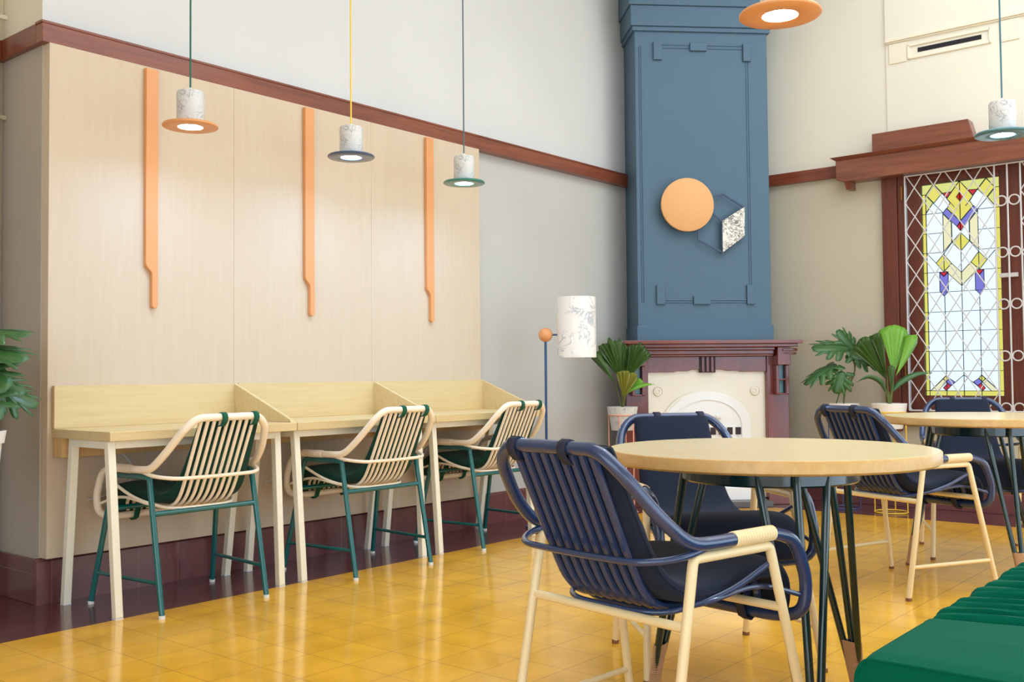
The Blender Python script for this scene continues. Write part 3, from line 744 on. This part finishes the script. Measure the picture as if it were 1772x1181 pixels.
RV = Vector((.64, -.768, 0)); FV = Vector((.768, .64, 0)); UV = Vector((0, 0, 1))
def fan_leaf(q, base, ang, length, spread, depth=0, rib=.018, jag=.05, cup=.12, n=16, seedv=0, tip=None):
    """pleated fan leaf; ang = lean from vertical towards picture right, depth = lean away"""
    rs = random.Random(seedv)
    rows = []; K = 9
    ax = (UV*math.cos(ang)+RV*math.sin(ang)+FV*depth).normalized()
    sd = (RV*math.cos(ang)-UV*math.sin(ang)).normalized(); nrm = ax.cross(sd).normalized()
    jj = [1-jag*rs.random() for _ in range(n+1)]
    for i in range(n+1):
        t = -1+2*i/n; th = t*spread; row = []
        L = length*jj[i]*(1-.10*t*t)
        for k_ in range(K):
            s_ = k_/(K-1); wv = (1 if i % 2 else -1)*rib*s_*.5
            dr = ax*math.cos(th)+sd*math.sin(th)
            p = base+dr*L*s_ + nrm*(wv+cup*length*(t*t)*s_*s_) + nrm*(.10*length*s_**3)
            row.append(p)
        rows.append(row)
    q.grid(rows)
def strap_leaf(q, pts, wd, n=5, fold=.3):
    P = catmull(pts, n); m_ = len(P); rows = []
    for i, p in enumerate(P):
        t = i/(m_-1); w_ = wd*(math.sin(PI*min(1, t*1.0+.06))**.6 if t < .97 else .18)
        tg = (P[min(i+1, m_-1)]-P[max(i-1, 0)]).normalized()
        sd = tg.cross(FV); sd = (sd.normalized() if sd.length > .1 else RV)*.75+FV*.45; sd.normalize()
        nn = sd.cross(tg).normalized()
        rows.append([p-sd*w_+nn*w_*fold, p, p+sd*w_+nn*w_*fold])
    q.grid(rows)
def monstera(q, base, ax, nr, L, W, lobes=5, seedv=0, droop=.25):
    """split leaf: a midrib plate with curved fingers on both sides"""
    rs = random.Random(seedv); ax = Vector(ax).normalized(); nr = Vector(nr); nr = (nr-ax*nr.dot(ax)).normalized(); sd = ax.cross(nr).normalized()
    def pt(a, s_):   # a along 0..1, s_ across -1..1
        return base+ax*(a*L)+sd*(s_*W)-nr*(droop*L*(a*a*.8+abs(s_)**2*.45))
    rows = []
    for i in range(13):
        a = -.04+1.04*i/12; hw = .56*math.sin(PI*min(1, max(0.02, (a+.08)/1.12)))**.6+.02
        rows.append([pt(a, -hw), pt(a, 0), pt(a, hw)])
    q.grid(rows)
    for sg in (-1, 1):
        for l in range(lobes):
            a0 = -.05+l*(.86/lobes); a1 = a0+.86/lobes*.86; am = (a0+a1)/2
            reach = (.62+.38*math.sin(PI*(.25+.75*am)))*(1 if l < lobes-1 else .7)*(.92+.12*rs.random())
            sweep = .10+.22*am if l else -.10
            rows = []
            for k_ in range(7):
                s_ = .3+(reach-.3)*k_/6; t = k_/6; wd = (1-.25*t)*(1 if k_ < 6 else .55)
                c_ = am+sweep*t; h = (a1-a0)/2*wd*1.3
                rows.append([pt(c_-h, sg*s_), pt(c_, sg*s_), pt(c_+h, sg*s_)])
            q.grid(rows)

# plant 1: fan palm in a marbled pot left of the fireplace
pm = empty('potted_plant', (6.165, 4.10, 0)); tag(pm, 'fan leaf plant in marbled pot on a pink stand left of the fireplace', 'potted plant')
pot(pm, .112, .17, .765, M['marble_p']); stand(pm, .103, .706, M['copper'], (200, 262, 20, 110))
B0 = Vector((0, 0, .75))
q = MB()
def lp(x, z, d_=0): return RV*x+UV*z+FV*d_
tips = [(-.045, 1.05, -.22, .30, .30, .0), (.03, 1.02, .10, .32, .36, .06), (.07, 1.0, .42, .28, .22, -.02)]
fan_leaf(q, lp(.00, .95), R(-17), .335, R(24), .04, seedv=1, jag=.14)
fan_leaf(q, lp(.01, .96), R(7), .27, R(26), .10, seedv=2, jag=.10)
fan_leaf(q, lp(.02, .96, -.03), R(30), .30, R(20), .0, seedv=3, jag=.12)
fan_leaf(q, lp(-.05, .93, -.02), R(-33), .29, R(9), .0, seedv=4, n=4, jag=.2)
q.build('leaf', M['leaf'], pm, solid=.0012)
q = MB(); fan_leaf(q, lp(.0, .835, -.06), R(2), .20, R(18), -.15, seedv=5, n=8); fan_leaf(q, lp(.005, .83, -.05), R(24), .20, R(14), -.05, seedv=6, n=6)
q.build('young_leaf', mat('olive young leaf', (118, 118, 34), .45, vary=.2), pm, solid=.0012)
q = MB(); fan_leaf(q, lp(.04, .86, .02), R(48), .15, R(16), .0, seedv=8, n=6); strap_leaf(q, [lp(.04, .87), lp(.10, .905), lp(.17, .925), lp(.235, .925)], .016)
q.build('leaf', M['leaf_b'], pm, solid=.0012)
q = MB()
for (x, z, dd) in ((-.0, .95, 0), (.01, .96, .02), (.03, .9, -.02), (-.05, .93, -.02), (.0, .84, -.05), (.05, .88, .02)):
    q.tube(catmull([lp(x*.1, .74, 0), lp(x*.4, .82, dd*.5), lp(x, z, dd)], 4), .0035, 6)
q.build('stems', M['stem'], pm)

# plant 2: split leaf plant
p2 = empty('potted_plant', (7.315, 2.915, 0)); tag(p2, 'small split leaf plant in white pot on a dark blue stand by the wall', 'potted plant')
pot(p2, .117, .17, .772, M['pot'], .050, .75); stand(p2, .108, .72, M['blue_m'], (30, 120, 210, 300))
q = MB()
monstera(q, lp(-.07, 1.06, -.03), lp(-1, -.42, -.2), lp(-.3, .9, -.4), .27, .10, 4, 1)
monstera(q, lp(.04, 1.18, .0), lp(-.95, .12, -.25), lp(.0, .8, -.7), .27, .12, 4, 2)
monstera(q, lp(.10, 1.15, .03), lp(-.45, .8, .0), lp(.3, .3, -1), .20, .10, 4, 3)
monstera(q, lp(.05, 1.13, -.05), lp(.7, -.2, -.3), lp(.2, .7, -.7), .20, .11, 4, 4)
monstera(q, lp(-.03, 1.0, -.08), lp(-.35, -.9, -.2), lp(-.3, .2, -1), .16, .10, 4, 5)
q.build('leaf', M['leaf_m'], p2, solid=.0015)
q = MB()
for P in ([(0, .745), (.01, .86), (.03, .93), (-.02, 1.03), (-.07, 1.06)], [(0, .745), (.02, .87), (.07, .95), (.09, 1.05), (.05, 1.14)], [(.03, .90), (.08, .98), (.10, 1.1), (.10, 1.15)], [(-.06, .745), (-.02, .86), (.04, .95), (.08, .96)]):
    q.tube(catmull([lp(x, z) for x, z in P], 5), .005, 7)
q.build('stems', M['stem'], p2)

# plant 3: paddle leaf plant
p3 = empty('potted_plant', (7.275, 2.565, 0)); tag(p3, 'bright green paddle leaf plant in white pot on a yellow stand by the window', 'potted plant')
pot(p3, .122, .18, .776, M['pot'], .062, .74); stand(p3, .113, .715, M['yell_m'], (5, 95, 185, 275))
q = MB()
fan_leaf(q, lp(.03, .975, 0), R(9), .37, R(20), .02, rib=.008, jag=.02, seedv=11, n=14)
fan_leaf(q, lp(.04, .97, -.03), R(28), .335, R(10), -.03, rib=.008, jag=.04, seedv=12, n=6)
q.build('leaf', M['leaf_b'], p3, solid=.0012)
q = MB()
fan_leaf(q, lp(-.01, .95, .03), R(-25), .34, R(21), .05, rib=.02, jag=.06, seedv=13, n=12)
fan_leaf(q, lp(-.01, .97, .02), R(-10), .33, R(9), -.05, rib=.02, jag=.06, seedv=14, n=6)
fan_leaf(q, lp(.0, .85, -.05), R(3), .20, R(10), -.05, rib=.01, jag=.04, seedv=15, n=6)
q.build('leaf', M['leaf'], p3, solid=.0012)
q = MB()
strap_leaf(q, [lp(.02, .86), lp(.09, .93), lp(.20, .985), lp(.31, .99)], .022)
strap_leaf(q, [lp(-.02, .86), lp(-.06, .93), lp(-.14, .965), lp(-.23, .93)], .018)
q.build('leaf', M['leaf_m'], p3, solid=.0012)
q = MB()
for (x, z) in ((.035, 1.0), (.04, .99), (-.01, .99), (.0, .86), (.02, .87), (-.02, .87)):
    q.tube(catmull([lp(x*.2, .745), lp(x*.5, .82), lp(x, z)], 4), .005, 6)
q.build('stems', M['stem'], p3)

# plant 4: large split leaf plant at the left edge
p4 = empty('potted_plant', (1.725, 4.23, 0)); tag(p4, 'large split leaf plant at the left edge in front of the pillar', 'potted plant')
pot(p4, .118, .2, .797, M['pot'], .05, .75); stand(p4, .092, .74, M['white_i'], (20, 110, 200, 290))
q = MB()
monstera(q, lp(.02, 1.19, 0), lp(1, .12, -.1), lp(0, 1, -.35), .20, .10, 4, 21)
monstera(q, lp(-.02, 1.12, -.05), lp(1, .02, -.2), lp(0, 1, -.5), .27, .12, 5, 22)
monstera(q, lp(-.04, 1.06, -.08), lp(1, -.25, -.3), lp(.1, .7, -.8), .25, .14, 5, 23)
monstera(q, lp(-.02, 1.01, 0), lp(1, -.12, 0), lp(0, 1, -.5), .22, .12, 5, 24)
monstera(q, lp(-.05, .96, -.1), lp(.9, -.35, -.4), lp(.2, .6, -.8), .26, .17, 5, 25)
monstera(q, lp(-.02, .98, .1), lp(1, -.25, .3), lp(0, 1, -.5), .22, .13, 5, 27)
monstera(q, lp(-.1, 1.1, .0), lp(-1, .2, -.2), lp(0, 1, -.5), .26, .15, 5, 26)
q.build('leaf', M['leaf_m'], p4, solid=.0015)
q = MB()
for (x, z, dd) in ((.02, 1.19, 0), (-.02, 1.12, -.05), (-.04, 1.06, -.08), (-.02, 1.01, 0), (-.05, .96, -.1), (-.1, 1.1, 0), (-.02, .98, .1)):
    q.tube(catmull([lp(0, .77), lp(x-.03, (z+.78)/2, dd*.3), lp(x, z, dd)], 5), .006, 7)
q.build('stems', M['stem'], p4)

# ------------------------------------------------------------------ window with stained glass
XG = XR+.03
wn = empty('window_1', (XR, 2.16, WZ0)); tag(wn, 'mahogany window with stained glass casements and white iron grille', 'window', kind='structure')
q = MB()
q.box(XR-.035, XR+.2, 2.60, 2.712, .56, 2.46)
q.box(XR-.02, XR+.2, 2.55, 2.60, .62, 2.46)
for y in (1.845, ): q.box(XR+.0, XR+.2, 1.755, y, .70, 2.46)
q.box(XR+.0, XR+.2, WY0, WY1, WZ0-.03, .72); q.box(XR+.003, XR+.2, WY0, WY1, 2.42, WZ1)
q.box(XR-.03, XR+.2, 1.02, 1.12, .7, 2.46)
q.build('frame', M['frame_w'], wn, smooth=False, bevel=.004, world=True)
q = MB(); q.box(XR-.05, XR+.1, WY0, 2.72, .60, .70); q.build('sill_board', M['frame_w'], wn, smooth=False, bevel=.004, world=True)
def casement(y0, y1):
    q = MB(); xa, xb = XG-.015, XG+.03
    q.box(xa, xb, y0, y0+.005, .78, 2.42)
    a, b_ = 2.441, 1.897
    q.box(xa, xb, y1+.0, y1+.10, .72, 2.46); q.box(xa, xb, y0-.05, y0, .72, 2.46); q.box(xa, xb, y0, y1, .72, .823); q.box(xa, xb, y0, y1, 2.382, 2.46)
    return q
ZT, ZB = 2.382, .823
POLY = [('ly', [(0, 0), (.167, 0), (.065, .048), (0, .048)]), ('y', [(.167, .003), (.274, .049), (.167, .091), (.065, .048)]),
        ('ly', [(.167, 0), (.5, 0), (.394, .047), (.28, .049)]), ('r', [(.28, .049), (.394, .047), (.335, .074)]),
        ('y', [(.5, .0), (.335, .077), (.375, .098), (.335, .123), (.5, .187)]), ('ly', [(.06, .05), (.155, .09), (.062, .137)]),
        ('v', [(.328, .122), (.279, .143), (.455, .212), (.5, .19)]), ('p', [(.279, .146), (.385, .19), (.385, .283), (.279, .325)]),
        ('y', [(.5, .241), (.39, .284), (.5, .328)]), ('y', [(.278, .336), (.178, .376), (.273, .419), (.378, .382)]),
        ('p', [(.378, .382), (.5, .427), (.5, .489), (.29, .414)]),
        ('v', [(.221, .42), (.274, .442), (.33, .42), (.33, .512), (.272, .534), (.219, .51)]), ('r', [(.221, .42), (.33, .42), (.274, .442)]),
        ('p', [(.07, .977), (.235, .921), (.275, .935), (.165, .977)]), ('y', [(.28, .903), (.235, .921), (.275, .935), (.315, .919)]),
        ('v', [(.315, .919), (.382, .935), (.335, .953), (.272, .936)]), ('r', [(.335, .953), (.272, .977), (.235, .963), (.29, .941)]),
        ('y', [(0, .048), (.06, .048), (.06, .977), (0, .977)]), ('y', [(0, .977), (.5, .977), (.5, 1), (0, 1)]),
        ('r', [(.5, .052), (.455, .074), (.5, .094)]), ('r', [(.5, .19), (.455, .212), (.5, .233)])]
def glazing(y0, y1):   # y0 = picture-left edge (larger y)
    gl = casement(y1, y0).build('casement', M['frame_w'], wn, smooth=False, bevel=.002, world=True)
    gl.matrix_parent_inverse = Matrix.Translation(wn.location).inverted()
    def W(u, v, x): return (x, y0+(y1-y0)*u, ZT+(ZB-ZT)*v)
    q = MB(); q.face([W(0, 0, XG+.004), W(1, 0, XG+.004), W(1, 1, XG+.004), W(0, 1, XG+.004)])
    ids = {'y': 1, 'ly': 2, 'p': 3, 'r': 4, 'v': 5}
    ld = MB()
    for ci, (c_, P) in enumerate(POLY):
        for mir in (0, 1):
            PP = [((1-u) if mir else u, v) for u, v in P]
            lay = XG+(-.003 if (c_ == 'r' and ci > 18) else 0)
            q.cur = ids[c_]; q.face([W(u, v, lay) for u, v in PP])
            for i in range(len(PP)):
                a, b_ = PP[i], PP[(i+1) % len(PP)]
                if a[0] == b_[0] == .5 and ci < 16 and ci > 9: pass
                ld.bar(W(*a, XG-.004), W(*b_, XG-.004), .0072, .004)
    g = q.build('glass', [M['g_w'], M['g_y'], M['g_ly'], M['g_p'], M['g_r'], M['g_v']], wn, smooth=False, world=True)
    for v in (.141, .235, .327, .42, .514, .607, .698, .791, .885, .977):
        for ua, ub in ((0, 1),) if v > .5 else ((0, .28), (.72, 1)): ld.bar(W(ua, v, XG-.004), W(ub, v, XG-.004), .0072, .004)
    for u in (.06, .94): ld.bar(W(u, .05, XG-.004), W(u, 1, XG-.004), .0072, .004)
    for u, va, vb in ((.5, .328, 1), (.28, .534, 1), (.72, .534, 1), (.5, .0, .2)): ld.bar(W(u, va, XG-.004), W(u, vb, XG-.004), .0072, .004)
    for mir in (0, 1):
        m_ = (lambda u: 1-u) if mir else (lambda u: u)
        for a, b_ in (((.28, .903), (.07, .977)), ((.5, .903), (.335, .953)), ((.274, .049), (.43, .12)), ((.155, .09), (.06, .135)), ((.28, .14), (.155, .09)), ((.39, .284), (.278, .336)), ((.178, .376), (.06, .327)), ((.39, .284), (.39, .19)), ((.28, .42), (.28, .33))):
            ld.bar(W(m_(a[0]), a[1], XG-.004), W(m_(b_[0]), b_[1], XG-.004), .0072, .004)
    ld.build('lead_lines', M['lead'], g, smooth=False).matrix_parent_inverse = Matrix.Identity(4)
glazing(2.441, 1.897); glazing(1.665, 1.12)
for y0, y1 in ((-1.55, -.72), (-.68, .15), (.19, 1.02)):
    MB().box(XG, XG+.006, y0, y1, .74, 2.42).build('clear_pane', M['g_clear'], wn, smooth=False, world=True)
    MB().box(XG-.02, XG+.03, y0-.04, y0, .72, 2.46).build('mullion', M['frame_w'], wn, smooth=False, world=True)
# iron grille, a little in front of the glass
def grille(y0, y1, ncol, xg=XR-.06):
    q = MB(); zt_, zb = 2.448, .716; rr = .0062
    for y in (y0, y1): q.tube([(xg, y, zb), (xg, y, zt_)], rr, 8)
    q.tube([(xg, y0, zb), (xg, y1, zb)], rr, 8); q.tube([(xg, y0, zt_), (xg, y1, zt_)], rr, 8)
    cw = (y1-y0)/ncol; P = .215; lo, hi = min(y0, y1), max(y0, y1)
    def seg(a, b_):
        (ya, za), (yb, zb2) = a, b_
        pts = []
        for t in (0, 1): pts.append((ya+(yb-ya)*t, za+(zb2-za)*t))
        t0, t1 = 0, 1
        for f0, f1, mn, mx in ((za, zb2, zb, zt_), (ya, yb, lo, hi)):
            d = f1-f0
            if abs(d) < 1e-9: continue
            ta, tb = sorted(((mn-f0)/d, (mx-f0)/d)); t0 = max(t0, ta); t1 = min(t1, tb)
        if t1-t0 > .02: q.tube([(xg, ya+(yb-ya)*t0, za+(zb2-za)*t0), (xg, ya+(yb-ya)*t1, za+(zb2-za)*t1)], .0042, 6)
    for i in range(int(math.ceil(ncol))):
        ya = y0+i*cw; ym = ya+cw/2; yb = ya+cw
        for j in range(-1, 9):
            zv = zt_-.199-j*P; zm = zv+P/2
            seg((ya, zv), (ym, zm)); seg((ya, zv), (ym, zm-P)); seg((ym, zm), (yb, zv)); seg((ym, zm-P), (yb, zv))
    return q
q = grille(2.53, 1.912, 4.5); q.build('grille', M['white_i'], wn, world=True)
q = grille(1.745, 1.13, 4.5); q.build('grille', M['white_i'], wn, world=True)
q = MB(); xg = XR-.06
q.tube([(xg, 1.829, .716), (xg, 1.829, 2.448)], .0062, 8); q.tube([(xg, 1.912, .716), (xg, 1.745, .716)], .0062, 8); q.tube([(xg, 1.912, 2.448), (xg, 1.745, 2.448)], .0062, 8)
for j in range(5):
    z = 2.19-.362*j
    for y in (1.870, 1.787):
        q.tube([(xg, y+.034*math.cos(2*PI*k_/24), z+.034*math.sin(2*PI*k_/24)) for k_ in range(24)], .0052, 8, closed=True)
q.build('grille_rings', M['white_i'], wn, world=True)
MB().box(XG-.05, XG-.02, 1.80, 1.84, 1.66, 1.68).box(XG-.06, XG-.045, 1.78, 1.90, 1.655, 1.685).build('window_latch', M['white_i'], wn, smooth=False, bevel=.003, world=True)
for y, z in ((2.565, 2.33), (2.565, 1.0)): MB().tube([(XR-.03, y, z-.05), (XR-.03, y, z+.05)], .008, 10).build('hinge', mat('brass', (150, 100, 50), .4, metal=.6), wn, world=True)
# window head
hd = empty('window_head', (XR, 2.0, 2.45)); tag(hd, 'dark wood cornice with a raised block above the stained glass window', 'cornice')
q = MB(); q.prism([(XR-.14, 3.02, 2.475), (XR-.14, 3.02, 2.62), (XR-.14, -1.7, 2.62), (XR-.14, -1.7, 2.455), (XR-.14, 2.96, 2.455)], (.14, 0, 0))
q.build('fascia', M['cornice'], hd, smooth=False, bevel=.004, world=True)
q = MB(); q.prism([(XR-.17, 3.06, 2.645), (XR-.14, 3.02, 2.62), (XR, 3.02, 2.62), (XR, 3.06, 2.645)], (0, -4.7, 0)); q.build('crown_moulding', M['cornice'], hd, smooth=False, bevel=.003, world=True)
q = MB(); q.prism([(XR-.12, 2.745, 2.645), (XR-.12, 2.745, 2.79), (XR-.12, 2.06, 2.79), (XR-.12, 2.02, 2.645)], (.12, 0, 0)); q.build('raised_block', M['cornice'], hd, smooth=False, bevel=.004, world=True)
q = MB(); q.prism([(XR-.09, 2.96, 2.40), (XR-.125, 2.96, 2.455), (XR, 2.96, 2.455), (XR, 2.96, 2.40)], (0, -.04, 0)); q.build('bracket', M['cornice'], hd, smooth=False, world=True)

# ------------------------------------------------------------------ upper vent band on the right wall
ve = empty('air_vent', (XR, 2.2, 3.35)); tag(ve, 'cream plaster vent with a dark slot high above the window', 'air vent')
MB().box(XR-.034, XR, -1.5, 2.665, 3.485, 3.512).box(XR-.024, XR, -1.5, 2.66, 3.474, 3.485).build('ledge', M['vent'], ve, smooth=False, bevel=.004, world=True)
MB().box(XR-.022, XR, 1.925, 2.50, 3.33, 3.345).box(XR-.022, XR, 1.925, 2.50, 3.425, 3.44).box(XR-.022, XR, 2.49, 2.505, 3.33, 3.44).box(XR-.022, XR, 1.92, 1.935, 3.33, 3.44).build('slot_frame', M['vent'], ve, smooth=False, bevel=.003, world=True)
MB().box(XR-.012, XR+.001, 1.985, 2.43, 3.372, 3.405).build('slot', M['black'], ve, smooth=False, world=True)
for y in (2.575, 1.80, 1.62): MB().box(XR-.018, XR, y-.065, y+.065, 3.32, 3.47).build('corner_block', M['vent'], ve, smooth=False, bevel=.003, world=True)
MB().box(XR-.012, XR+.001, .9, 1.50, 3.372, 3.405).build('slot', M['black'], ve, smooth=False, world=True)

# ------------------------------------------------------------------ light
wd = bpy.data.worlds.new('World'); scn.world = wd; wd.use_nodes = True
nt = wd.node_tree; bg = nt.nodes['Background']; bg.inputs['Strength'].default_value = 2.6
tc = nt.nodes.new('ShaderNodeTexCoord'); sp = nt.nodes.new('ShaderNodeSeparateXYZ'); rp = nt.nodes.new('ShaderNodeValToRGB')
nt.links.new(tc.outputs['Generated'], sp.inputs['Vector']); nt.links.new(sp.outputs['Z'], rp.inputs['Fac'])
rp.color_ramp.elements[0].position = 0; rp.color_ramp.elements[0].color = (.70, .88, 1.06, 1)
rp.color_ramp.elements[1].position = .7; rp.color_ramp.elements[1].color = (.90, .935, .93, 1)
nt.links.new(rp.outputs['Color'], bg.inputs['Color'])

# ------------------------------------------------------------------ camera
cam = bpy.data.cameras.new('Camera'); co = bpy.data.objects.new('Camera', cam); COL.objects.link(co); scn.camera = co
cam.sensor_width = 36; cam.sensor_fit = 'HORIZONTAL'; cam.lens = 1750.2/1772*36
yaw, pitch, roll = R(39.808), R(1.945), R(-.5113)
F = Vector((math.cos(yaw)*math.cos(pitch), math.sin(yaw)*math.cos(pitch), math.sin(pitch)))
r_ = Vector((math.sin(yaw), -math.cos(yaw), 0)); u_ = r_.cross(F)
r2 = r_*math.cos(roll)+u_*math.sin(roll); u2 = r_*-math.sin(roll)+u_*math.cos(roll)
co.matrix_world = Matrix(((r2.x, u2.x, -F.x, 0), (r2.y, u2.y, -F.y, 0), (r2.z, u2.z, -F.z, 1.0), (0, 0, 0, 1)))
cam.clip_start = .05

vs = scn.view_settings; vs.view_transform = 'Standard'; vs.look = 'None'; vs.gamma = 1; vs.use_curve_mapping = False
vs.exposure = 0.44
scn.cycles.use_denoising = True; scn.cycles.max_bounces = 10; scn.cycles.diffuse_bounces = 6; scn.cycles.transparent_max_bounces = 16
scn.cycles.sample_clamp_indirect = 8
